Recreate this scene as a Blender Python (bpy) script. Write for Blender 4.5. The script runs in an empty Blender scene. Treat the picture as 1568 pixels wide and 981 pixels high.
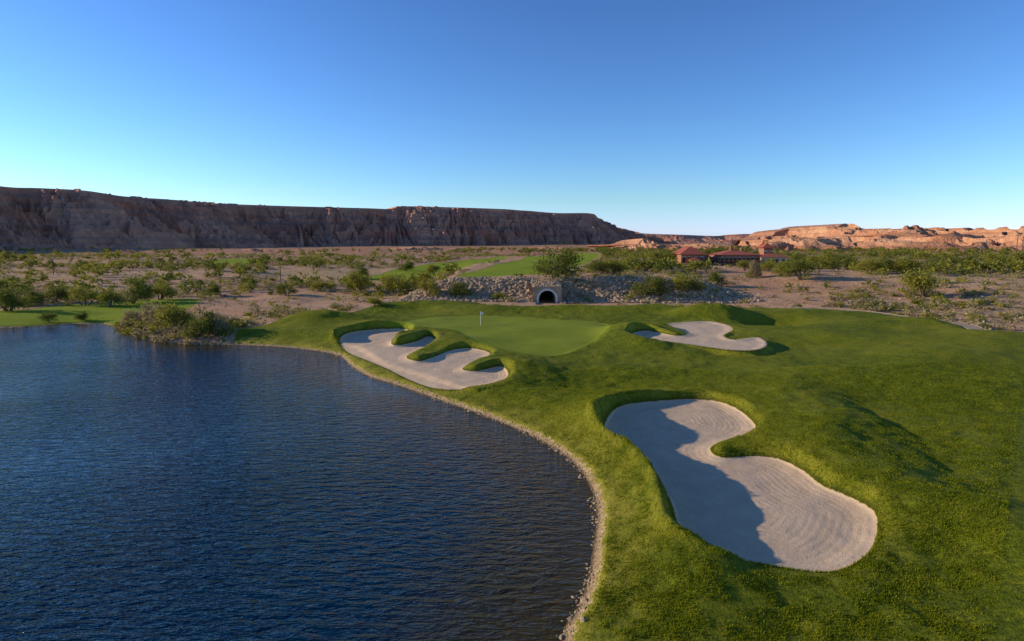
import bpy, math, random
import numpy as np
from mathutils import Vector
random.seed(7); RNG=np.random.default_rng(7)
scene=bpy.context.scene
# ------------------------------------------------------------------ survey helpers
CAMH=15.0; F=934.0; PITCH=math.atan((490.5-371)/F)
ct,st=math.cos(PITCH),math.sin(PITCH)
def ray(px,py):
    a=(px-784)/F; b=(490.5-py)/F
    d=np.array([a, ct+b*st, -st+b*ct]); return d
def P(px,py,z=0.0):
    d=ray(px,py); t=(z-CAMH)/d[2]; return (d[0]*t, d[1]*t)
def R(px,py,D):
    d=ray(px,py); t=D/d[1]; return (d[0]*t, D, CAMH+d[2]*t)
def ss(x,a,b):
    t=np.clip((x-a)/(b-a),0,1); return t*t*(3-2*t)
_perm=np.random.default_rng(3).permutation(512)
_g=np.random.default_rng(4).uniform(-1,1,512)
def vn(x,y,seed=0):
    x=np.asarray(x,float);y=np.asarray(y,float)
    xi=np.floor(x).astype(np.int64); yi=np.floor(y).astype(np.int64)
    fx=x-xi; fy=y-yi
    u=fx*fx*fx*(fx*(fx*6-15)+10); v=fy*fy*fy*(fy*(fy*6-15)+10)
    def hsh(a,b): return _g[_perm[(_perm[(a+seed*17)&511]+b)&511]]
    return (hsh(xi,yi)*(1-u)+hsh(xi+1,yi)*u)*(1-v)+(hsh(xi,yi+1)*(1-u)+hsh(xi+1,yi+1)*u)*v
def fbm(x,y,o=4,seed=0):
    s=0;a=1;n=0
    for i in range(o):
        s=s+a*vn(x*2**i+i*13.7,y*2**i+i*7.3,seed+i); n+=a; a*=.5
    return s/n
def catmull(pts,sub=5,closed=True):
    pts=np.array(pts,float); n=len(pts); out=[]
    rng=range(n) if closed else range(n-1)
    for i in rng:
        if closed: p0,p1,p2,p3=pts[(i-1)%n],pts[i],pts[(i+1)%n],pts[(i+2)%n]
        else: p0,p1,p2,p3=pts[max(i-1,0)],pts[i],pts[i+1],pts[min(i+2,n-1)]
        for k in range(sub):
            t=k/sub
            out.append(.5*((2*p1)+(-p0+p2)*t+(2*p0-5*p1+4*p2-p3)*t*t+(-p0+3*p1-3*p2+p3)*t**3))
    if not closed: out.append(pts[-1])
    return np.array(out)
def sdf(X,Y,poly,margin=25):
    X=np.asarray(X,float).ravel();Y=np.asarray(Y,float).ravel()
    out=np.full(X.shape,float(margin))
    lo=poly.min(0)-margin; hi=poly.max(0)+margin
    idx=np.where((X>lo[0])&(X<hi[0])&(Y>lo[1])&(Y<hi[1]))[0]
    if len(idx)==0: return out
    x=X[idx];y=Y[idx]; d2=np.full(x.shape,1e18); ins=np.zeros(x.shape,bool)
    n=len(poly)
    for i in range(n):
        ax,ay=poly[i]; bx,by=poly[(i+1)%n]
        ex,ey=bx-ax,by-ay; L=ex*ex+ey*ey+1e-12
        t=np.clip(((x-ax)*ex+(y-ay)*ey)/L,0,1)
        dx=x-ax-t*ex; dy=y-ay-t*ey
        d2=np.minimum(d2,dx*dx+dy*dy)
        c=((ay>y)!=(by>y))
        if abs(ey)>1e-12: ins^= c&(x<(ex)*(y-ay)/ey+ax)
    d=np.sqrt(d2); d=np.where(ins,-d,d)
    out[idx]=np.minimum(d,margin)
    return out
# ------------------------------------------------------------------ outlines (plan view, metres)
SUN_EL=math.radians(16.5); SUN_AZ=math.radians(-82)   # clockwise from +Y
sunxy=np.array([math.sin(SUN_AZ),math.cos(SUN_AZ)])
shore=[P(*p,0) for p in [(858,985),(884,930),(900,880),(908,830),(912,790),(905,750),(880,712),(840,682),(790,657),(730,633),(670,612),(610,591),(565,577),(537,561),(518,545),(480,537),(420,531),(345,528),(290,527),(245,523),(208,515),(183,504),(158,497),(100,497),(0,502)]]
lake=catmull([(1.5,14),*shore,(-130,106),(-220,98),(-300,60),(-300,-60),(-100,-70),(0,-60),(-1,-20)],6)
golf=catmull([P(*p,z) for p,z in [((335,531),0),((368,508),1),((430,495),1.5),((520,477),2),((600,462),2.6),((640,455),3),((720,458),3),((800,461),2.8),((900,461),2.8),((1000,461),3),((1100,459),3.2),((1200,459),3.2),((1290,463),3.2),((1380,473),3.2),((1460,484),3.2),((1568,498),3.2)]]+[(110,70),(200,40),(260,-60),(60,-120),(-30,-100),(-40,-10),(-35,40),(-60,85)],6)
strip=catmull([P(*p,1.1) for p in [(-300,503),(0,500),(170,492),(240,484),(292,470),(302,459),(200,461),(90,468),(0,477),(-300,486)]],4)
fw=catmull([P(*p,6.2) for p in [(700,422),(745,407),(800,396),(860,388),(915,388),(905,400),(860,410),(790,419)]],4)
fw2=catmull([P(*p,5.7) for p in [(560,414),(620,405),(720,398),(780,395),(730,405),(650,413)]],4)
fw3=catmull([P(*p,4.5) for p in [(310,404),(360,399),(430,398),(400,403),(350,407)]],4)
B1=catmull([P(*p,0.35) for p in [(940,632),(965,622),(1010,617),(1060,614),(1100,618),(1130,630),(1152,648),(1156,660),(1140,671),(1105,680),(1088,689),(1092,699),(1112,704),(1150,701),(1190,706),(1225,722),(1260,748),(1300,765),(1335,785),(1343,808),(1335,840),(1310,865),(1270,879),(1220,876),(1180,870),(1130,862),(1080,845),(1045,825),(1035,800),(1025,770),(1000,735),(970,705),(935,680),(925,660)]],4)
B2=catmull([P(*p,0.85) for p in [(521,522),(535,512),(570,507),(618,506),(626,511),(622,518),(602,523),(600,530),(616,530),(640,524),(655,517),(665,521),(660,530),(635,540),(622,549),(640,555),(665,548),(690,538),(720,535),(748,541),(745,548),(722,559),(707,567),(730,570),(765,563),(778,573),(770,583),(735,591),(700,592),(660,587),(625,575),(590,560),(555,545),(530,533)]],4)
B3=catmull([P(*p,1.75) for p in [(965,516),(985,508),(1010,511),(1035,515),(1052,512),(1037,505),(1015,500),(1030,495),(1080,492),(1112,497),(1122,505),(1108,514),(1125,520),(1160,516),(1175,525),(1165,534),(1130,536),(1080,531),(1040,526),(1000,525)]],4)
green=catmull([P(*p,1.9) for p in [(590,497),(650,486),(740,482),(850,488),(925,493),(930,508),(890,528),(830,536),(770,530),(720,520),(700,506),(650,502)]],5)
MOUNDS=[]
def mound(px,py,h,rx,ry,z=2.0,rot=0):
    x,y=P(px,py,z); MOUNDS.append((x,y,h,rx,ry,math.radians(rot)))
mound(640,460,1.5,12,4.5,3.2); mound(760,466,.9,11,4,3); mound(900,466,.9,12,4,3); mound(1010,468,1.1,9,4,3)
mound(1105,470,2.0,6,5,3.5); mound(1240,470,1.1,10,5,3.2); mound(1390,484,.9,12,6,3); mound(1540,505,1.0,12,8,3)
mound(1178,484,-1.5,6,4,2.5); mound(950,500,.7,3.5,4,2.5); mound(1055,478,.8,5,3,2.5); mound(1080,552,-.35,10,4,1.8)
mound(985,598,.2,7,3.5,1.6); mound(1100,596,.2,6,3.5,1.6); mound(1250,672,.9,4,6,1.4); mound(1390,760,.8,3.6,6,1.2); mound(1330,640,1.3,6,7,1.2)
mound(1560,680,-1.3,10,12,1); mound(1450,625,-.8,7,7,1.5); mound(700,520,.5,5,3.5,1.8); mound(640,535,-.35,6,4,1.3); mound(565,499,.4,7,2.5,1.5); mound(800,560,.8,5,5,1.4)
mound(470,491,1.6,6,3.5,1.8); mound(530,484,1.0,6,3,2.4); mound(880,575,-.6,6,5,1.3); mound(1350,560,.8,9,4,2)
mound(965,730,.6,1.8,6,1.2); mound(1500,590,.8,6,4,1.5); mound(1560,800,.7,3,6,1); mound(1450,540,.9,7,4,2); mound(1250,520,-.6,7,5,2); mound(1210,590,.6,4,4,1.6); mound(900,640,.5,4,5,1); mound(850,545,-.3,6,4,1.5)
mound(1450,850,-.5,3,4,1); mound(1000,560,.5,7,3,1.6); mound(690,500,.3,5,3,2)
TY=141.5; TXc=(838-784)/F*TY     # tunnel mouth
def fields(x,y):
    return dict(sdL=sdf(x,y,lake,40),sdG=sdf(x,y,golf,40))
def hfun(x,y,full=True,extra=None):
    shp=np.shape(x); x=np.asarray(x,float).ravel(); y=np.asarray(y,float).ravel()
    f=fields(x,y) if extra is None else extra
    sdL,sdG=f['sdL'],f['sdG']
    g=0.75+1.0*ss(y,35,100)+0.35*fbm(x/10,y/10,2,5)
    wr=ss(x,-30,-14)*(1-ss(x,44,60))
    dm=4.8*ss(y,141.5,155); dr=5.2*ss(y+0.7*np.maximum(0,x-45),128,235); dl=4.6*ss(y,140,330)
    side=np.where(x>10,dr,dl)
    fade=ss(y,120,220)
    d=1.15+wr*dm+(1-wr)*side+0.5*fbm(x/14,y/14,3,9)+(1.0*fbm(x/60,y/60,3,11)+2.5*fbm(x/260,y/260,3,12)*ss(y,250,700))*fade
    far=ss(y,900,3000)*6
    d=d+far
    w=1-ss(sdG,-3,4)
    h=w*g+(1-w)*d
    m=0
    for (mx,my,mh,rx,ry,ro) in MOUNDS:
        m=m+mh*np.exp(-(((x-mx)/rx)**2+((y-my)/ry)**2))
    h=h+m*(0.35+0.65*w)
    tn=(np.abs(x-TXc)<2.6)&(y>134)&(y<155)
    h=np.where(tn,1.0,h)
    sb=np.full(x.shape,25.0)
    if full:
        for B,fl,rim,rb,wd in ((B1,.30,.05,1.2,3.2),(B2,.80,.03,.7,2.4),(B3,1.65,-.1,1.1,3.0)):
            s=sdf(x,y,B,25); c=B.mean(0); r=(B.max(0)-B.min(0)).max()/2
            side_=((x-c[0])*sunxy[0]+(y-c[1])*sunxy[1])/r
            so=np.maximum(s,0)
            rimh=(rim+rb*ss(side_,-.1,.5)*(1-.75*ss((y-c[1])/r,.45,.95)))*np.exp(-((so-.8)/wd)**2)*(s<24)
            fz=fl+0.18*ss(-s,1.3,-.2)+0.06*side_
            k=1-ss(s,-.15,.8)
            h=(h+rimh)*(1-k)+fz*k
            sb=np.minimum(sb,s)
    land=0.38*ss(sdL,0.0,0.9)+ (np.maximum(h,.5)-0.38)*ss(sdL,0.3,6)
    if full: land=np.where(sb<1.3,np.where(sdL>3,h*ss(sdL,2,4)+land*(1-ss(sdL,2,4)),land),land)
    wat=np.where(sdL<0,np.maximum(sdL*0.22,-3),0)
    h=np.where(sdL<0,wat,land)
    if full: 
        f['sdB']=sb
        return h.reshape(shp),f
    return h.reshape(shp)
def G(px,py):
    d=ray(px,py); t=np.linspace(15,900,2500)
    x=d[0]*t;y=d[1]*t;z=CAMH+d[2]*t
    h=hfun(x,y,False); i=np.where(z<=h)[0]
    k=i[0] if len(i) else len(t)-1
    return float(x[k]),float(y[k]),float(h[k])
# ------------------------------------------------------------------ node helper
class NT:
    def __init__(s,name):
        s.m=bpy.data.materials.new(name); s.m.use_nodes=True; s.t=s.m.node_tree; s.t.nodes.clear()
        s.out=s.t.nodes.new('ShaderNodeOutputMaterial')
    def n(s,typ,ins=None,**kw):
        nd=s.t.nodes.new(typ)
        for k,v in kw.items(): setattr(nd,k,v)
        for k,v in (ins or {}).items(): s.set(nd.inputs[k],v)
        return nd
    def set(s,inp,v):
        if isinstance(v,bpy.types.NodeSocket): s.t.links.new(v,inp)
        else:
            if isinstance(v,tuple) and len(v)==3 and inp.type=='RGBA': v=(*v,1)
            inp.default_value=v
    def attr(s,name): return s.n('ShaderNodeAttribute',attribute_name=name).outputs['Fac']
    def math(s,op,a,b=0.0,clamp=False):
        nd=s.n('ShaderNodeMath',operation=op,use_clamp=clamp); s.set(nd.inputs[0],a); s.set(nd.inputs[1],b); return nd.outputs[0]
    def mr(s,v,a,b,c=0.0,d=1.0,smooth=False):
        nd=s.n('ShaderNodeMapRange',{'Value':v,'From Min':a,'From Max':b,'To Min':c,'To Max':d})
        if smooth: nd.interpolation_type='SMOOTHSTEP'
        return nd.outputs[0]
    def mix(s,f,a,b):
        nd=s.n('ShaderNodeMix',data_type='RGBA'); s.set(nd.inputs[0],f); s.set(nd.inputs[6],a); s.set(nd.inputs[7],b); return nd.outputs[2]
    def mixf(s,f,a,b):
        nd=s.n('ShaderNodeMix',data_type='FLOAT'); s.set(nd.inputs[0],f); s.set(nd.inputs[2],a); s.set(nd.inputs[3],b); return nd.outputs[0]
    def noise(s,scale,detail=4,rough=.55,vec=None,dist=0.0):
        nd=s.n('ShaderNodeTexNoise',{'Scale':scale,'Detail':detail,'Roughness':rough,'Distortion':dist})
        s.set(nd.inputs['Vector'],vec if vec is not None else s.pos()); return nd.outputs['Fac']
    def pos(s):
        if not hasattr(s,'_p'): s._p=s.n('ShaderNodeNewGeometry').outputs['Position']
        return s._p
    def mapping(s,scale=(1,1,1),rot=(0,0,0),vec=None):
        nd=s.n('ShaderNodeMapping',{'Scale':scale,'Rotation':rot}); s.set(nd.inputs['Vector'],vec if vec is not None else s.pos()); return nd.outputs[0]
    def bump(s,h,strength,dist,normal=None):
        nd=s.n('ShaderNodeBump',{'Height':h,'Strength':strength,'Distance':dist})
        if normal is not None: s.set(nd.inputs['Normal'],normal)
        return nd.outputs[0]
    def bsdf(s,**k):
        nd=s.n('ShaderNodeBsdfPrincipled'); 
        for a,v in k.items(): s.set(nd.inputs[a.replace('_',' ')],v)
        s.t.links.new(nd.outputs[0],s.out.inputs[0]); return nd
# ------------------------------------------------------------------ mesh helper
def mk(name,verts,faces,mats,midx=None,smooth=False,attrs=None,parent=None,link=True):
    me=bpy.data.meshes.new(name); verts=np.asarray(verts,np.float32); faces=np.asarray(faces,np.int32)
    k=faces.shape[1]
    me.vertices.add(len(verts)); me.vertices.foreach_set('co',verts.ravel())
    me.loops.add(faces.size); me.loops.foreach_set('vertex_index',faces.ravel())
    me.polygons.add(len(faces)); me.polygons.foreach_set('loop_start',np.arange(0,faces.size,k,dtype=np.int32))
    me.polygons.foreach_set('loop_total',np.full(len(faces),k,dtype=np.int32))
    for m in (mats if isinstance(mats,list) else [mats]): me.materials.append(m)
    if midx is not None: me.polygons.foreach_set('material_index',np.asarray(midx,np.int32))
    me.polygons.foreach_set('use_smooth',np.full(len(faces),smooth))
    me.update(calc_edges=True); me.validate()
    for a,v in (attrs or {}).items():
        at=me.attributes.new(a,'FLOAT','POINT'); at.data.foreach_set('value',np.asarray(v,np.float32).ravel())
    if not link: return me
    ob=bpy.data.objects.new(name,me); scene.collection.objects.link(ob)
    if parent: ob.parent=parent
    return ob
def gridfaces(nx,ny):
    i=np.arange((nx-1)*(ny-1)); a=(i//(nx-1))*nx+i%(nx-1)
    return np.stack([a,a+1,a+1+nx,a+nx],1)
# ------------------------------------------------------------------ materials
def mat_ground():
    s=NT('ground_mat')
    sdL,sdG,sdB,sdR,sdF=[s.attr(a) for a in('sdL','sdG','sdB','sdR','sdF')]
    n_e=s.math('MULTIPLY',s.math('SUBTRACT',s.noise(2.2,3,.65),.5),.5)
    n_big=s.noise(.06,3,.6); n_mid=s.noise(.45,4,.65); n_f=s.noise(3.6,4,.75); n_ff=s.noise(14,3,.8)
    n_s=s.noise(1.0,3,.7,vec=s.mapping((.6,3.2,1),(0,0,-.5)))
    ga=s.mix(s.mr(n_mid,.35,.65),(.175,.215,.007),(.31,.325,.014))
    gb=s.mix(s.mr(n_f,.36,.60),(.082,.110,.004),ga)
    gb=s.mix(s.mr(n_s,.52,.68,0,.45),gb,(.07,.09,.004))
    gc=s.mix(s.mr(n_big,.42,.62,0,.5),gb,(.34,.32,.022))
    gc=s.mix(s.mr(n_ff,.38,.60,.5,0),gc,(.028,.045,.003))
    rfr=s.math('MULTIPLY',s.mr(sdB,.1,2.2,.7,0,True),s.mr(n_mid,.35,.6))
    gc=s.mix(rfr,gc,(.36,.33,.035))
    bank_lit=s.math('MULTIPLY',s.mr(sdL,3.5,.6),s.mr(n_mid,.38,.6,.2,.8))
    gc=s.mix(bank_lit,gc,(.40,.34,.05))  # Bright yellow mixed in near water paints the sunlit look of bank grass
    gr=s.mix(s.mr(n_mid,.3,.7),(.19,.235,.014),(.235,.265,.020))
    mg=s.mr(s.math('ADD',sdR,s.math('MULTIPLY',n_e,.6)),.5,-.5)
    gc=s.mix(mg,gc,gr)
    sep=s.n('ShaderNodeSeparateXYZ',{0:s.pos()})
    dn=s.noise(.02,5,.65); dm_=s.noise(.25,5,.7); df=s.noise(2.0,4,.7)
    dc=s.mix(s.mr(dm_,.35,.65),(.50,.30,.165),(.70,.47,.28))
    dc=s.mix(s.mr(dn,.42,.6,0,.6),dc,(.46,.22,.12))
    dc=s.mix(s.mr(df,.5,.68,0,.65),dc,(.20,.15,.06))
    farred=s.mr(sep.outputs[1],250,500,0,.75)
    dc=s.mix(farred,dc,s.mix(s.mr(dm_,.4,.6),(.38,.155,.08),(.50,.25,.135)))
    dc=s.mix(s.math('MULTIPLY',s.mr(dn,.5,.42),.4),dc,(.26,.20,.07))
    eg=s.math('MULTIPLY',n_e,3.0)
    mG=s.mr(s.math('ADD',sdG,s.math('MULTIPLY',n_e,1.4)),.2,-.2)
    mF=s.mr(s.math('ADD',sdF,eg),.5,-.5)
    mGr=s.math('MAXIMUM',mG,mF)
    gc=s.mix(mF,gc,(.24,.30,.015))
    col=s.mix(mGr,dc,gc)
    sn=s.noise(.8,4,.7); sf=s.noise(14,3,.7)
    sc=s.mix(s.mr(sn,.3,.7),(.66,.465,.285),(.78,.575,.38)); sc=s.mix(s.mr(sf,.35,.65,.4,0),sc,(.42,.285,.18))
    mB=s.mr(s.math('ADD',sdB,s.math('MULTIPLY',n_e,.35)),.03,-.03)
    col=s.mix(mB,col,sc)
    lip_shade=s.math('MULTIPLY',s.mr(s.math('ADD',sdB,s.math('MULTIPLY',n_e,.3)),.02,.05),s.mr(sdB,.3,.1))
    col=s.mix(s.math('MULTIPLY',lip_shade,.6),col,(.07,.065,.02))  # Dark band painted at the lip's foot as shade of the steep face
    wd=s.math('ADD',sdL,s.math('MULTIPLY',n_e,2.0))
    mS=s.mr(wd,.6,.4)
    gv=s.mix(s.mr(n_f,.35,.65),(.28,.18,.09),(.58,.42,.23))
    gv=s.mix(s.mr(sdL,.25,.05),gv,(.14,.09,.045))
    col=s.mix(mS,col,gv)
    hg=s.math('ADD',s.math('MULTIPLY',n_f,2.2),s.math('ADD',s.math('MULTIPLY',n_ff,1.0),s.math('MULTIPLY',n_s,1.5)))
    rk=s.n('ShaderNodeMath',operation='SINE'); s.set(rk.inputs[0],s.math('MULTIPLY',s.math('ADD',sdB,s.math('MULTIPLY',n_mid,.2)),15.0))
    hs=s.math('ADD',s.math('MULTIPLY',rk.outputs[0],s.mr(n_mid,.38,.54,.01,.08)),s.math('ADD',s.math('MULTIPLY',sf,.7),s.math('MULTIPLY',sn,1.4)))
    hd=s.math('ADD',df,s.math('MULTIPLY',dm_,2.0))
    hh=s.mixf(mGr,s.math('MULTIPLY',hd,3.0),s.math('MULTIPLY',hg,s.mixf(mg,1.0,.12)))
    hh=s.mixf(mB,hh,s.math('MULTIPLY',hs,.5)); hh=s.mixf(mS,hh,s.math('MULTIPLY',n_f,2))
    s.bsdf(Base_Color=col,Roughness=.95,Specular_IOR_Level=.1,Normal=s.bump(hh,1.0,.11))
    return s.m
def mat_water():
    s=NT('water_mat'); sdL=s.attr('sdL')
    c=s.mix(s.mr(sdL,-9,-.5,0,1,True),(.0005,.019,.040),(.050,.034,.004))
    w1=s.noise(1.9,3,.55,vec=s.mapping((.42,1.15,1),(0,0,.28)),dist=.5)
    w2=s.noise(6.5,2,.5,vec=s.mapping((.5,1,1),(0,0,.1)))
    big=s.mr(s.noise(.035,2,.5),.3,.7,.45,1.4)
    calm=s.mr(sdL,-5,-.3,1,.4,True)
    h=s.math('MULTIPLY',s.math('ADD',s.math('MULTIPLY',w1,1.0),s.math('MULTIPLY',w2,.18)),s.math('MULTIPLY',big,calm))
    s.bsdf(Base_Color=c,Roughness=.05,IOR=1.333,Specular_IOR_Level=.42,Normal=s.bump(h,1.0,.34))
    return s.m
def mat_rock(name,c1,c2,c3,scale=.03,bump=6.0,strata=0.0,bscale=1.0):
    s=NT(name); n=s.noise(scale,6,.65); n2=s.noise(scale*6,5,.7)
    col=s.mix(s.mr(n,.38,.62),c1,c2); col=s.mix(s.mr(n2,.42,.7,0,.8),col,c3)
    if strata:
        z=s.noise(1.0,5,.6,vec=s.mapping((.002,.002,strata)))
        col=s.mix(s.mr(z,.45,.6,0,.75),col,c3)
    s.bsdf(Base_Color=col,Roughness=.95,Specular_IOR_Level=.1,Normal=s.bump(s.noise(scale*4*bscale,6,.7),1.0,bump))
    return s.m
def mat_leaf(name,a,b):
    s=NT(name)
    oi=s.n('ShaderNodeObjectInfo').outputs['Random']
    n=s.noise(.9,2,.6)
    c=s.mix(s.mr(n,.35,.65),a,b)
    c=s.mix(s.math('MULTIPLY',oi,.35),c,(a[0]*.7,a[1]*.8,a[2]*.9))
    d=s.n('ShaderNodeBsdfDiffuse',{'Color':c}); t=s.n('ShaderNodeBsdfTranslucent',{'Color':c})
    mx=s.n('ShaderNodeMixShader',{0:.4,1:d.outputs[0],2:t.outputs[0]}); s.t.links.new(mx.outputs[0],s.out.inputs[0]); return s.m
def mat_plain(name,c,rough=.8,var=.25,scale=2.0,metal=0.0):
    s=NT(name); n=s.noise(scale,4,.65)
    s.bsdf(Base_Color=s.mix(s.mr(n,.3,.7),tuple(v*(1-var) for v in c),tuple(min(1,v*(1+var)) for v in c)),Roughness=rough,Metallic=metal,Normal=s.bump(n,.4,.03)); return s.m
M_ground=mat_ground(); M_water=mat_water()
M_mesa=mat_rock('mesa_rock',(.50,.17,.09),(.66,.32,.19),(.34,.19,.14),.012,7,.12)
M_bad=mat_rock('badland_rock',(.60,.27,.14),(.70,.40,.23),(.32,.14,.08),.02,6,.16)
M_stone=mat_rock('riprap_stone',(.38,.25,.145),(.52,.38,.25),(.20,.125,.08),.8,.05)
M_shst=mat_rock('shore_stone',(.36,.25,.14),(.54,.41,.25),(.20,.13,.075),1.5,.03)
M_leafA=mat_leaf('leaf_olive',(.14,.155,.030),(.24,.24,.045))
M_leafB=mat_leaf('leaf_yellow',(.25,.235,.035),(.38,.34,.06))
M_leafC=mat_leaf('leaf_sage',(.30,.235,.11),(.46,.36,.19))
M_turf=mat_leaf('turf_blade',(.16,.185,.008),(.30,.305,.016))
M_bark=mat_plain('bark',(.12,.085,.055),.9)
# ------------------------------------------------------------------ ground sheet
def axis(segs,gl,gr_,lo,hi):
    xs=[segs[0][0]]
    for a,b,d in segs:
        n=int(round((b-a)/d)); xs+=list(a+(b-a)*np.arange(1,n+1)/n)
    d=segs[-1][2]
    while xs[-1]<hi: d*=gr_; xs.append(xs[-1]+d)
    d=segs[0][2]; l=[]
    x=xs[0]
    while x>lo: d*=gl; x-=d; l.append(x)
    return np.array(l[::-1]+xs)
XA=axis([(-45,-8,.36),(-8,38,.25),(38,80,.5)],1.035,1.035,-5000,5000)
YA=axis([(16,66,.25),(66,128,.36),(128,158,.5)],1.08,1.02,-160,9000)
X,Y=np.meshgrid(XA,YA); nx,ny=len(XA),len(YA)
H,f=hfun(X,Y); xr,yr=X.ravel(),Y.ravel()
sdR=sdf(xr,yr,green,20)
sdF=np.minimum.reduce([sdf(xr,yr,q,20) for q in(strip,fw,fw2,fw3)])
ing=(f['sdG']<0)&(f['sdB']>.1)
Hr=H.ravel()
rel=fbm(xr/.9,yr/.9,2,21)*.085+fbm(xr/3.5,yr/3.5,3,23)*.20
Hr=Hr+np.where(ing&(f['sdL']>.8),rel*np.where(sdR<0,.12,1)*ss(f['sdB'],0,1),0)
sand=(f['sdB']<-.3); Hr=Hr+np.where(sand,fbm(xr/1.6,yr/1.6,3,31)*.06,0)
print('grid',nx,ny)
mk('ground_terrain',np.stack([xr,yr,Hr],1),gridfaces(nx,ny),M_ground,smooth=True,attrs=dict(sdL=f['sdL'],sdG=f['sdG'],sdB=f['sdB'],sdR=sdR,sdF=sdF))
wx=np.linspace(-299,30,200); wy=np.linspace(-60,125,150); WX,WY=np.meshgrid(wx,wy)
mk('lake_water',np.stack([WX.ravel(),WY.ravel(),np.zeros(WX.size)],1),gridfaces(200,150),M_water,attrs=dict(sdL=sdf(WX,WY,lake,40)))
# ------------------------------------------------------------------ mesas / hills
def ridge(name,crest,foot,mat,seed,nu=900,nv=90,gul=18,cliff=.2,zb=3,back=120,jag=0,gs=60,terr=0,hs=60,wob=1.4,pw=1.35):
    c=catmull(crest,12,False); L=np.r_[0,np.cumsum(np.linalg.norm(np.diff(c[:,:2],axis=0),axis=1))]
    u=np.linspace(0,L[-1],nu); C=np.stack([np.interp(u,L,c[:,i]) for i in range(3)],1)
    T=np.gradient(C[:,:2],axis=0); k=np.ones(61)/61
    T=np.stack([np.convolve(np.pad(T[:,i],30,'edge'),k,'valid') for i in range(2)],1)
    T/=np.linalg.norm(T,axis=1)[:,None]; N=np.stack([T[:,1],-T[:,0]],1)
    flip=(N*(-C[:,:2])).sum(1)<0; N[flip]*=-1
    C[:,2]+=jag*fbm(u/gs*1.4,u*0+3,4,seed+40)*1.6
    vv=np.r_[np.linspace(-1,0,8)[:-1],np.linspace(0,1,nv)**1.2]; U,V=np.meshgrid(u,vv)
    Hh=(C[:,2]-zb)[None,:]; v=np.clip(V,0,1)
    ft=foot*(0.8+0.35*fbm(u/(gs*5),u*0,3,seed+3))[None,:]
    prof=np.where(v<.06,1-cliff*v/.06,(1-cliff)*(1-(v-.06)/.94)**pw)
    off=np.where(V<0,V*back,v*ft)
    wu=U+fbm(U/gs*.7,V*2,2,seed+8)*gs*.6
    r=1-np.abs(fbm(wu/gs,V*1.1,4,seed))*3.2; r2=1-np.abs(fbm(wu/(gs*.33),V*3,4,seed+5))*3.0
    amp=gul*(v**.4)*(1-v)**.45*1.9
    z=zb+Hh*prof+amp*(.62*r+.5*r2-.45)*np.clip(Hh/hs,.12,1.3)+fbm(U/9,V*30,3,seed+9)*2.2*ss(v,.01,.1)
    if terr: 
        q=(z-zb)/terr; z=zb+terr*(np.floor(q)+ss(q-np.floor(q),.35,.9))*.6+(z-zb)*.4
    off=off+(fbm(wu/gs*.8,V*0,3,seed+6)*gul*wob)*np.where(V<0,0,1)*ss(v,0,.04)
    z=np.minimum(z,(zb+Hh)); z=np.where(V<0,zb+Hh+V*2,z); z=np.where(v>=1,-6,z)
    X=C[:,0][None]+N[:,0][None]*off; Y=C[:,1][None]+N[:,1][None]*off
    return mk(name,np.stack([X.ravel(),Y.ravel(),z.ravel()],1),gridfaces(nu,len(vv)),mat,smooth=False)
def flat(pts,zt=100):
    return [R(px,py,(zt-CAMH)*F/(371-py)) for px,py in pts]
mc=[(-700,-150,100),(-655,200,100),(-670,480,100),(-730,740,100)]+flat([(0,283),(60,286),(130,290),(190,299),(260,304),(330,310),(400,313),(480,315.5)])  # Unseen leading points pulled nearer to throw mesa shadow over the left midfield
mc+=[R(*p) for p in [(560,317.5,1480),(603,318.5,1510),(614,314.6,1518),(680,315.5,1560),(760,319,1620),(800,322,1670),(850,325,1720),(905,326,1764),(914,331,1790),(935,347,1830),(952,349,1870),(975,355,1900),(1000,362,1950)]]
ridge('mesa_ridge',mc,230,M_mesa,3,nu=2100,nv=120,gul=17,cliff=.10,gs=48,back=200,wob=.6,pw=1.3,terr=9)
ridge('distant_mesa',[R(*p) for p in [(900,352,3600),(960,352,3600),(985,357,3600),(1040,359,3600),(1100,361,3700),(1140,358,3700),(1200,360,3800),(1300,363,3800),(1500,367,4000)]],260,M_mesa,11,nu=500,nv=40,gul=10,gs=120,zb=5)
ridge('badland_hills',[R(*p) for p in [(1120,370,1150),(1160,363,1150),(1178,361,1150),(1200,350,1150),(1240,350,1150),(1262,353,1150),(1292,343,1180),(1312,348,1180),(1340,358,1150),(1372,351,1150),(1400,349,1150),(1440,351,1150),(1485,348,1150),(1503,358,1150),(1568,363,1150),(1700,362,1150),(1900,350,1150)]],330,M_bad,21,nu=1500,nv=130,gul=30,cliff=.34,jag=2,gs=46,terr=8,hs=20)
ridge('badland_hills',[R(*p) for p in [(1150,380,800),(1200,369,800),(1250,361,780),(1300,370,780),(1350,360,760),(1400,371,760),(1460,362,740),(1520,373,740),(1600,364,740),(1750,372,740)]],200,M_bad,31,nu=1300,nv=100,gul=20,cliff=.2,jag=7,gs=28,terr=4,hs=11)
ridge('badland_hills',[R(*p) for p in [(925,382,700),(955,376,700),(975,372,700),(990,365.5,700),(1005,372,700),(1030,377,720),(1070,374,740),(1110,376,760),(1160,378,780)]],90,M_bad,41,nu=500,nv=50,gul=8,cliff=.1,jag=1.5,gs=16,hs=15)
ridge('red_foothills',[R(*p) for p in [(-100,388,560),(60,388,600),(200,385,640),(300,387,680),(420,384,720),(520,385,760),(640,382,800),(760,383,850),(900,380,900)]],70,M_mesa,51,nu=900,nv=40,gul=5,cliff=.1,jag=3,gs=20,hs=12)
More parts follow.
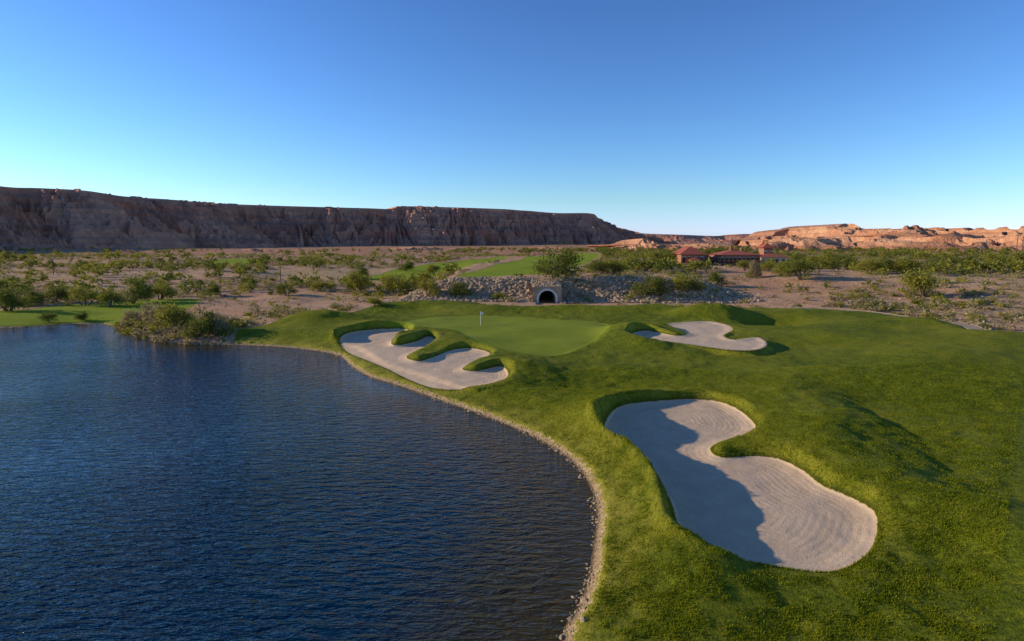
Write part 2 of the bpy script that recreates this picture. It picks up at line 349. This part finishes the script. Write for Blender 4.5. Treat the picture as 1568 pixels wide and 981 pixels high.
# ------------------------------------------------------------------ vegetation
def tube(p,q,r0,r1,n=6):
    p=np.array(p,float);q=np.array(q,float);d=q-p;d/=np.linalg.norm(d)+1e-9
    a=np.cross(d,[0,0,1.0]); 
    if np.linalg.norm(a)<1e-3:a=np.array([1.0,0,0])
    a/=np.linalg.norm(a); b=np.cross(d,a); th=np.arange(n)*2*np.pi/n
    ring=np.cos(th)[:,None]*a+np.sin(th)[:,None]*b
    V=np.r_[p+ring*r0,q+ring*r1]; i=np.arange(n)
    return V,np.stack([i,(i+1)%n,(i+1)%n+n,i+n],1)
def leafquads(c,size,rng):
    n=len(c); a=rng.normal(size=(n,3)); a/=np.linalg.norm(a,axis=1)[:,None]
    b=np.cross(a,rng.normal(size=(n,3))); b/=np.linalg.norm(b,axis=1)[:,None]
    s=(size*rng.uniform(.5,1.3,n))[:,None]; a=a*s; b=b*s*.6
    V=np.stack([c-a,c+b,c+a,c-b],1).reshape(-1,3); return V,np.arange(4*n).reshape(-1,4)
def tree_arrays(seed,nl=2600,leaf=.13,stems=4,simple=False):
    rng=np.random.default_rng(seed); Vs=[];Fs=[];off=0;tips=[]
    def add(V,Fc):
        nonlocal off; Vs.append(V);Fs.append(Fc+off);off+=len(V)
    for sidx in range(stems):
        a=rng.uniform(0,6.28)+sidx*1.7; r=rng.uniform(.06,.2)
        p0=np.array([0.02*math.cos(a),.02*math.sin(a),-.05]); p1=np.array([r*math.cos(a),r*math.sin(a),rng.uniform(.14,.32)])
        add(*tube(p0,p1,.026,.017,4 if simple else 6))
        for b in range(3 if simple else 6):
            a2=a+rng.normal(0,1.0); l=rng.uniform(.16,.34); el=rng.uniform(-.15,1.3)
            p2=p1+np.array([math.cos(a2)*math.cos(el),math.sin(a2)*math.cos(el),math.sin(el)*1.25])*l
            if not simple: add(*tube(p1,p2,.014,.007,4))
            for c in range(3):
                dd=rng.normal(size=3); dd[2]=dd[2]*.6+.2; dd/=np.linalg.norm(dd); p3=p2+dd*rng.uniform(.08,.17)
                if not simple: add(*tube(p2,p3,.007,.003,4))
                tips.append(p3)
            tips.append(p2)
    nbf=sum(len(q) for q in Fs); tips=np.array(tips)
    wts=rng.uniform(.2,1,len(tips)); wts/=wts.sum(); k=rng.choice(len(tips),nl,p=wts)
    rad=rng.uniform(.05,.10,len(tips))[k]
    c=tips[k]+rng.normal(size=(nl,3))*rad[:,None]*np.array([1,1,.8]); c[:,2]=np.maximum(c[:,2],.04+rng.uniform(0,.12,nl))
    V,Fc=leafquads(c,leaf*.17,rng); add(V,Fc)
    V=np.concatenate(Vs);Fc=np.concatenate(Fs); mi=np.r_[np.zeros(nbf),np.ones(nl)]
    V=V/max(np.percentile(V[:,2],99.5),1e-3); return V,Fc,mi
treeM=[]
for i in range(8):
    V,Fc,mi=tree_arrays(100+i,nl=4200)
    treeM.append(mk('tree_mesh',V,Fc,[M_bark,[M_leafA,M_leafB,M_leafA,M_leafC][i%4]],mi,link=False))
def place_tree(px,py,hp,kind=None,name='mesquite_tree',wide=1.2):
    x,y,z=G(px,py); h=hp/F*y*1.05
    i=random.randrange(8) if kind is None else kind
    ob=bpy.data.objects.new(name if i%4!=1 else 'palo_verde_tree',treeM[i]); scene.collection.objects.link(ob)
    ob.location=(x,y,z-.05*h); w=wide*random.uniform(.85,1.15); ob.scale=(h*w,h*w,h); ob.rotation_euler[2]=random.uniform(0,6.28)
T=[(847,449,50,0,1.2),(990,453,34,0,1.2),(1055,450,30,1,1.2),(1105,438,26,4,1.2),(1415,455,42,1,1.2),(1228,428,36,2,1.2),(1112,404,28,2,1.2),(200,465,42,4,1.1),(14,476,40,0,1.1),
(130,468,32,5,1.1),(85,462,26,0,1.2),(245,459,24,1,1.2),(320,452,20,4,1.2),(380,440,18,2,1.2),(555,448,32,1,1.2),(604,452,34,5,1.1),(545,428,22,4,1.2),(655,454,26,1,1.1),(705,455,24,0,1.1),
(910,420,22,2,1.3),(940,420,24,1,1.2),(963,412,22,5,1.2),(1010,408,24,1,1.2),(1028,404,20,0,1.2),(1088,404,24,4,1.1),(1255,412,24,1,1.2),(1283,406,20,2,1.2),
(1332,420,26,5,1.3),(1365,416,24,0,1.3),(1392,418,24,1,1.2),(1442,414,22,2,1.2),(1490,410,22,4,1.2),(1530,408,20,1,1.3),(1196,422,24,1,1.1),(1175,416,18,5,1.2),(665,420,16,1,1.2),
(620,414,16,4,1.2),(765,460,12,1,1.4),(240,500,36,7,1.1),(272,508,44,1,1.1),(300,515,44,4,1.2),(325,514,34,3,1.3),(350,500,18,7,1.3),(205,495,22,3,1.2),(75,493,16,2,1.3),(128,490,14,4,1.3),(1157,425,26,3,.6),(575,470,14,1,1.4),
(1220,406,20,0,1.3),(1060,412,14,4,1.4),(1140,414,16,1,1.3),(1310,412,20,0,1.3),(40,468,26,4,1.2),(170,470,26,1,1.2),(440,452,20,0,1.3),(490,446,18,5,1.3)]
for px,py,hp,k,w in T: place_tree(px,py,hp,k,wide=w)
def merged(name,base,pts,scl,mats,mid_b=None,rng=RNG,sq=None):
    Vall=[];Fall=[];mi=[];off=0
    for j,(p,sc) in enumerate(zip(pts,scl)):
        bi=rng.integers(len(base)); V,Fc,m=base[bi]; a=rng.uniform(0,6.28); c_,s_=math.cos(a),math.sin(a)
        W=V*np.array([sc*rng.uniform(.85,1.4),sc*rng.uniform(.85,1.4),sc]); W=np.stack([W[:,0]*c_-W[:,1]*s_,W[:,0]*s_+W[:,1]*c_,W[:,2]],1)+p
        Vall.append(W);Fall.append(Fc+off);off+=len(W); mi.append(m if mid_b is None else np.full(len(Fc),rng.choice(len(mats),p=mid_b)))
    return mk(name,np.concatenate(Vall),np.concatenate(Fall),mats,np.concatenate(mi))
def shrub(seed,n,ls):
    rng=np.random.default_rng(seed); k=rng.integers(4,8); cs=rng.normal(size=(k,3))*[.38,.38,.12]+[0,0,.42]; 
    c=cs[rng.integers(0,k,n)]+rng.normal(size=(n,3))*[.2,.2,.17]; c[:,2]=np.clip(c[:,2],.02,1)
    V,Fc=leafquads(c,ls,rng); return V,Fc,np.zeros(n)
shb=[shrub(i,80,.15) for i in range(8)]
def scatter(n,ylo,yhi,power,dens):
    u=RNG.uniform(0,1,n)**power; y=ylo+(yhi-ylo)*u; x=RNG.uniform(-1,1,n)*(y*.95+25)
    h,ff=hfun(x,y); sdx=np.minimum.reduce([sdf(x,y,q,20) for q in(strip,fw,fw2,fw3)])
    ok=(ff['sdL']>1.0)&(ff['sdG']>2.5)&(sdx>2)&(dens(x,y)>RNG.uniform(0,1,n))&~((abs(x-TXc)<4)&(y<158))
    return np.stack([x,y,h-.05],1)[ok]
dens=lambda x,y: np.clip(.42+2.6*fbm(x/28,y/28,3,77)+np.where(x<-15,.1,0),.16,1)
pts=scatter(15500,92,480,1.5,dens); sc=(RNG.uniform(.3,1.25,len(pts))**1.6+.1)*np.where(pts[:,1]>250,1.5,1.15)
print('shrubs',len(pts))
merged('desert_shrubs',shb,pts,sc,[M_leafA,M_leafB,M_leafC],[.18,.30,.52])
tb=[tree_arrays(300+i,nl=130,leaf=.50,stems=3,simple=True) for i in range(8)]
pts=scatter(4200,165,800,1.0,lambda x,y: np.clip(.34+3.2*fbm(x/70,y/70,3,55)+.36*(x>-40),.03,1)*np.where((x<-60)&(y>330),.3,1)*np.where((x/y>-.10)&(x/y<.145)&(y<540),.12,1)*np.where(x<-40,.7,1))
sc=RNG.uniform(1.6,4.6,len(pts)); print('far trees',len(pts))
h_=len(pts)//2
merged('distant_trees',tb,pts[:h_],sc[:h_],[M_bark,M_leafA]); merged('distant_trees',tb,pts[h_:],sc[h_:],[M_bark,M_leafB])
# ------------------------------------------------------------------ rocks
import bmesh
def rockbase(seed):
    bm=bmesh.new(); bmesh.ops.create_icosphere(bm,subdivisions=1,radius=1); V=np.array([v.co[:] for v in bm.verts]); Fc=np.array([[v.index for v in f_.verts] for f_ in bm.faces]); bm.free()
    rng=np.random.default_rng(seed); V=V*rng.uniform(.72,1.15,(len(V),1))*[1,rng.uniform(.6,.95),rng.uniform(.5,.8)]; return V,Fc,np.zeros(len(Fc))
rb=[rockbase(i) for i in range(8)]
seg=np.linalg.norm(np.roll(lake,-1,0)-lake,axis=1); pr=np.where((lake[:,0]>-110)&(lake[:,1]>10),seg,0); pr/=pr.sum()
n=4600; k=RNG.choice(len(lake),n,p=pr); t=RNG.uniform(0,1,n)[:,None]; q=lake[k]*(1-t)+np.roll(lake,-1,0)[k]*t
q=q+RNG.normal(size=(n,2))*(.14+.22*np.clip(fbm(q[:,0]/3,q[:,1]/3,2,61)+.5,0,1))[:,None]
ok=fbm(q[:,0]/2.0,q[:,1]/2.0,2,66)+RNG.uniform(-.4,.4,n)>-.12; q=q[ok]; n=len(q)
hz=hfun(q[:,0],q[:,1],False); merged('shoreline_stones',rb,np.stack([q[:,0],q[:,1],hz-.01],1),RNG.uniform(.02,.12,n)*np.where(RNG.uniform(0,1,n)>.93,1.9,1),[M_shst])
# rocky desert bank on the far-left shore
n=1500; x=RNG.uniform(-72,-42,n); y=RNG.uniform(84,112,n); h,ff=hfun(x,y); ok=(ff['sdL']>-.3)&(ff['sdL']<9)&(ff['sdG']>.5)&(sdf(x,y,strip,20)>1); x,y,h=x[ok],y[ok],h[ok]
merged('bank_boulders',rb,np.stack([x,y,h],1),RNG.uniform(.08,.42,len(x)),[M_stone])
sel=RNG.uniform(0,1,len(x))<.3; merged('bank_brush',shb,np.stack([x,y,h],1)[sel],RNG.uniform(.5,1.5,sel.sum()),[M_leafA,M_leafB,M_leafC],[.2,.3,.5])
n=3400; x=RNG.uniform(-26,58,n); y=RNG.uniform(140,155.5,n); ok=~((abs(x-TXc)<2.9)); x,y=x[ok],y[ok]; z=hfun(x,y,False)
merged('riprap_bank',rb,np.stack([x,y,z+.08],1),RNG.uniform(.2,.8,len(x)),[M_stone])
pts=scatter(6500,95,330,1.2,lambda x,y:np.clip(.35+2*fbm(x/20,y/20,3,99),.1,1)); merged('desert_boulders',rb,pts,RNG.uniform(.12,.5,len(pts)),[M_stone])
def blades(name,q,h0,h1,w0,w1,mat):
    z,ff=hfun(q[:,0],q[:,1]); n=len(q)
    z=z+np.where(ff['sdB']>.1,(fbm(q[:,0]/.9,q[:,1]/.9,2,21)*.085+fbm(q[:,0]/3.5,q[:,1]/3.5,3,23)*.20)*ss(ff['sdB'],0,1),0)
    ok=(ff['sdB']>.02)&(ff['sdL']>.7)&(ff['sdG']<0); q=q[ok]; z=z[ok]; n=len(q)
    a=RNG.uniform(0,6.28,n); w=RNG.uniform(w0,w1,n); hh=RNG.uniform(h0,h1,n); lx=RNG.normal(0,.04,n); ly=RNG.normal(0,.04,n)
    p=np.c_[q,z-.02]; d=np.stack([np.cos(a)*w,np.sin(a)*w,0*w],1); top=p+np.stack([lx,ly,hh],1)
    V=np.stack([p-d,p+d,top+d*.3,top-d*.3],1).reshape(-1,3); mk(name,V,np.arange(4*n).reshape(-1,4),mat)
C=[]
for B,n in((B1,9000),(B2,7000),(B3,4000)):
    seg=np.linalg.norm(np.roll(B,-1,0)-B,axis=1); k=RNG.choice(len(B),n,p=seg/seg.sum()); t=RNG.uniform(0,1,n)[:,None]
    q=B[k]*(1-t)+np.roll(B,-1,0)[k]*t; C.append(q+RNG.normal(size=(n,2))*.2)
blades('turf_fringe',np.concatenate(C),.05,.15,.015,.04,M_turf)
n=420000; yy=19+48*RNG.uniform(0,1,n)**1.25; q=np.c_[RNG.uniform(-.15,.95,n)*(yy*.9),yy]
keep=(fbm(q[:,0]/.7,q[:,1]/.7,3,91)+.55*fbm(q[:,0]/5,q[:,1]/5,2,92)+RNG.uniform(-.3,.3,n))>-.02
blades('rough_grass',q[keep],.04,.12,.010,.028,M_turf)
# ------------------------------------------------------------------ box helper
def boxes(name,lst,mat,parent=None):
    V=[];Fc=[]
    for i,(x0,x1,y0,y1,z0,z1) in enumerate(lst):
        V+=[(x0,y0,z0),(x1,y0,z0),(x1,y1,z0),(x0,y1,z0),(x0,y0,z1),(x1,y0,z1),(x1,y1,z1),(x0,y1,z1)]; o=8*i
        Fc+=[[o,o+3,o+2,o+1],[o+4,o+5,o+6,o+7],[o,o+1,o+5,o+4],[o+1,o+2,o+6,o+5],[o+2,o+3,o+7,o+6],[o+3,o,o+4,o+7]]
    return mk(name,V,Fc,mat,parent=parent)
def empty(name,loc,rz=0):
    e=bpy.data.objects.new(name,None); scene.collection.objects.link(e); e.location=loc; e.rotation_euler[2]=rz; return e
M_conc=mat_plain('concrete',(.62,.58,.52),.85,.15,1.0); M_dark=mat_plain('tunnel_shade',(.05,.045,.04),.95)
tun=empty('cart_path_tunnel',(TXc,TY,1.0))
n=20; th=np.linspace(0,np.pi,n); ri,ro=1.95,2.40; hgt=1.0
def archprof(r): return [(r,0)]+[(r*math.cos(a),hgt+r*math.sin(a)) for a in th]+[(-r,0)]
pi_,po=archprof(ri),archprof(ro); m=len(pi_); V=[];Fc=[]
for yy in(-.6,13):
    V+=[(a,yy,b) for a,b in pi_]+[(a,yy,b) for a,b in po]
for i in range(m-1):
    Fc+=[[i,i+1,m+i+1,m+i],[2*m+i,3*m+i,3*m+i+1,2*m+i+1],[i,2*m+i,2*m+i+1,i+1],[m+i,m+i+1,3*m+i+1,3*m+i]]
mk('arch_ring',V,Fc,M_conc,parent=tun)
po2=archprof(2.39); W=3.4; Ht=3.7
outer=[(W,0)]+[(W*max(-1,min(1,1.5*math.cos(a))),min(Ht,hgt+ (Ht-hgt)*min(1,1.8*math.sin(a)))) for a in th]+[(-W,0)]
V=[(a,-.35,b) for a,b in po2]+[(a,-.35,b) for a,b in outer]; Fc=[[i,i+1,m+i+1,m+i] for i in range(m-1)]
mk('headwall',V,Fc,M_stone,parent=tun)
boxes('roof_slab',[(-3.2,3.2,-.3,13.5,3.5,3.8)],M_stone,tun); boxes('tunnel_shade_panel',[(-2.3,2.3,12.9,13.1,0,3.4)],M_dark,tun)  # Panel closes the bore; its near-black colour stands in for inside shade
x=RNG.uniform(-3.3,3.3,260)+TXc; y=RNG.uniform(TY,TY+13,260); merged('riprap_cover',rb,np.stack([x,y,4.75+.08*(y-TY)],1),RNG.uniform(.3,.6,260),[M_stone])
# ------------------------------------------------------------------ clubhouse
M_stuc=mat_plain('stucco',(.32,.14,.085),.9,.12); M_tile=mat_plain('clay_tile',(.36,.085,.04),.8,.3,3); M_lt=mat_plain('light_stucco',(.55,.45,.36),.85,.1); M_glass=mat_plain('window_glass',(.02,.025,.03),.1,.1)
def hip(name,x0,x1,y0,y1,z0,h,ov,par):
    x0-=ov;x1+=ov;y0-=ov;y1+=ov; dx,dy=x1-x0,y1-y0; s=min(dx,dy)/2
    if dx>=dy: a,b=(x0+s,(y0+y1)/2,z0+h),(x1-s+.01,(y0+y1)/2,z0+h)
    else: a,b=((x0+x1)/2,y0+s,z0+h),((x0+x1)/2,y1-s,z0+h)
    V=[(x0,y0,z0),(x1,y0,z0),(x1,y1,z0),(x0,y1,z0),a,b]
    me=bpy.data.meshes.new(name)
    me.from_pydata(V,[],[(0,1,5,4),(1,2,5),(2,3,4,5),(3,0,4),(3,2,1,0)] if dx>=dy else [(0,1,4),(1,2,5,4),(2,3,5),(3,0,4,5),(3,2,1,0)])
    me.materials.append(M_tile); me.validate(); o=bpy.data.objects.new(name,me); scene.collection.objects.link(o); o.parent=par
cx,cy,cz=G(1122,407); print('club',cx,cy,cz)
k=cy/F
cl=empty('clubhouse',(cx,cy+4,cz-.4))
def wing(nm,x0,x1,y0,y1,h,rh,mat,win=0,ov=.8):
    boxes(nm+'_walls',[(x0,x1,y0,y1,0,h)],mat,cl); hip(nm+'_roof',x0,x1,y0,y1,h+.003,rh,ov,cl)
    if win:
        w=(x1-x0)/win; L=[];Fm=[]
        for i in range(win):
            a=x0+w*(i+.25);b=x0+w*(i+.75); L.append((a,b,y0-.05,y0+.2,h*.3,h*.78)); Fm+= [(a-.15,b+.15,y0-.16,y0-.052,h*.78,h*.84),(a-.15,b+.15,y0-.16,y0-.052,h*.25,h*.3)]
        boxes(nm+'_windows',L,M_glass,cl); boxes(nm+'_trim',Fm,M_lt,cl)
wing('main_hall',-14*k*1.0,46*k,0,16,18*k,8*k,M_stuc,9)
wing('left_wing',-78*k,-42*k,-3,12,19*k,12*k,M_stuc,4)
wing('link_block',-42*k,-14*k,4,12,12*k,5*k,M_stuc,3)
wing('right_wing',46*k,86*k,-2,12,15*k,6*k,M_lt,4)
wing('tower',58*k,72*k,3,8,29*k,7*k,M_stuc,2)
wing('entry_pavilion',-66*k,-54*k,-6,-3.2,10*k,5*k,M_lt,2)
boxes('arcade_columns',[(x_,x_+.5,-3,-2.5,0,8*k) for x_ in np.linspace(-12*k,44*k,10)],M_stuc,cl); boxes('arcade_beam',[(-13*k,45*k,-3.3,-.2,8*k,9.5*k)],M_tile,cl)
boxes('chimney',[(10*k,13*k,6,7,17*k,31*k),(30*k,33*k,8,9,17*k,29*k)],M_stuc,cl)
# ------------------------------------------------------------------ poles, flag, path
M_wood=mat_plain('pole_wood',(.10,.065,.045),.9); M_white=mat_plain('white_paint',(.8,.8,.78),.5,.05)
def pole(px,pb,hp,arms=1,r=.16,nm='utility_pole'):
    x,y,z=G(px,pb); h=hp/F*y; e=empty(nm,(x,y,z)); V,Fc=tube((0,0,-.3),(0,0,h),r*1.2,r*.8,8); mk('pole',V,Fc,M_wood,parent=e)
    for i in range(arms): boxes('crossarm_%d'%(i+1),[(-1.3,1.3,-.22,-.1,h-.5-i*1.1,h-.3-i*1.1)],M_wood,e)
    if arms: boxes('insulators',[(a,a+.12,-.2,-.08,h-.296,h-.1) for a in(-1.2,-.5,.4,1.1)],M_white,e)
pole(1555,398,42,2); pole(1564,396,34,1); pole(1500,400,22,1,.12); pole(832,412,30,0,.12); pole(430,432,36,0,.12); pole(1404,505,26,0,.05,'marker_post'); pole(480,420,22,0,.1); pole(82,420,24,1,.14)
x,y=P(736,496,2); z=float(hfun(np.array([x]),np.array([y]))[0][0]); e=empty('golf_flag',(x,y,z))
V,Fc=tube((0,0,-.1),(0,0,2.3),.035,.03,8); mk('flagstick',V,Fc,M_white,parent=e)
V=[];Fc=[]
for i in range(7):
    for j in range(2): V.append((.03+i*.07,.04*math.sin(i*1.1),1.85+j*.38-.01*i*i*.4))
for i in range(6): a=2*i; Fc.append([a,a+2,a+3,a+1])
mk('flag_cloth',V,Fc,M_white,parent=e)
cp=catmull([P(*p,3.4) for p in [(1215,458),(1290,461.5),(1380,471),(1460,481.5),(1568,495)]]+[(112,72),(160,60)],10,False)
Tn=np.gradient(cp,axis=0);Tn/=np.linalg.norm(Tn,axis=1)[:,None];Nn=np.stack([-Tn[:,1],Tn[:,0]],1)
rows=[]
for o_,dz in((-1.3,-.3),(-1.3,.12),(-1.15,.12),(-1.15,.06),(1.15,.06),(1.15,.12),(1.3,.12),(1.3,-.3)):
    q=cp+Nn*(o_+1.0); rows.append(np.c_[q,hfun(cp[:,0],cp[:,1],False)+dz+.03])
A=np.stack(rows,1); mk('cart_path',A.reshape(-1,3),gridfaces(8,len(cp)),mat_plain('path_concrete',(.36,.25,.16),.9,.15,1.2))
# ------------------------------------------------------------------ light, world, camera
w=bpy.data.worlds.new("World"); scene.world=w; w.use_nodes=True; nt=w.node_tree; bg=nt.nodes['Background']
sk=nt.nodes.new('ShaderNodeTexSky'); sk.sky_type='NISHITA'; sk.sun_disc=False; sk.sun_elevation=SUN_EL; sk.sun_rotation=SUN_AZ%(2*math.pi); sk.altitude=600; sk.air_density=1.1; sk.dust_density=.1; sk.ozone_density=3.5
gm=nt.nodes.new('ShaderNodeGamma'); gm.inputs[1].default_value=1.4
mx=nt.nodes.new('ShaderNodeMix'); mx.data_type='RGBA'; mx.blend_type='MULTIPLY'; mx.inputs[0].default_value=1; nt.links.new(sk.outputs[0],gm.inputs[0]); nt.links.new(gm.outputs[0],mx.inputs[6]); mx.inputs[7].default_value=(.60,.68,.82,1)
sp=nt.nodes.new('ShaderNodeSeparateColor'); cb=nt.nodes.new('ShaderNodeCombineColor'); nt.links.new(mx.outputs[2],sp.inputs[0])
def wm(op,a,b):
    m_=nt.nodes.new('ShaderNodeMath'); m_.operation=op
    for i_,v_ in enumerate((a,b)):
        if isinstance(v_,bpy.types.NodeSocket): nt.links.new(v_,m_.inputs[i_])
        else: m_.inputs[i_].default_value=v_
    return m_.outputs[0]
r_,g_,b_=sp.outputs[0],sp.outputs[1],sp.outputs[2]
nt.links.new(wm('MINIMUM',r_,wm('MULTIPLY',g_,.84)),cb.inputs[0]); nt.links.new(g_,cb.inputs[1]); nt.links.new(wm('MAXIMUM',b_,wm('MULTIPLY',g_,1.22)),cb.inputs[2])
nt.links.new(cb.outputs[0],bg.inputs[0]); bg.inputs[1].default_value=.13
sd=bpy.data.lights.new('sun','SUN'); sd.energy=5; sd.angle=math.radians(.5); sd.color=(1,.85,.62); so=bpy.data.objects.new('sun',sd); scene.collection.objects.link(so)
dirv=Vector((math.sin(SUN_AZ)*math.cos(SUN_EL),math.cos(SUN_AZ)*math.cos(SUN_EL),math.sin(SUN_EL))); so.rotation_euler=dirv.to_track_quat('Z','Y').to_euler(); so.location=(-50,50,80)
cd=bpy.data.cameras.new('camera'); cd.sensor_width=36; cd.lens=36*F/1568; cd.clip_end=20000; cd.clip_start=.5; co=bpy.data.objects.new('camera',cd); scene.collection.objects.link(co); co.location=(0,0,CAMH); co.rotation_euler=(math.pi/2-PITCH,0,0); scene.camera=co
scene.view_settings.view_transform='Standard'; scene.view_settings.look='None'; scene.view_settings.exposure=0
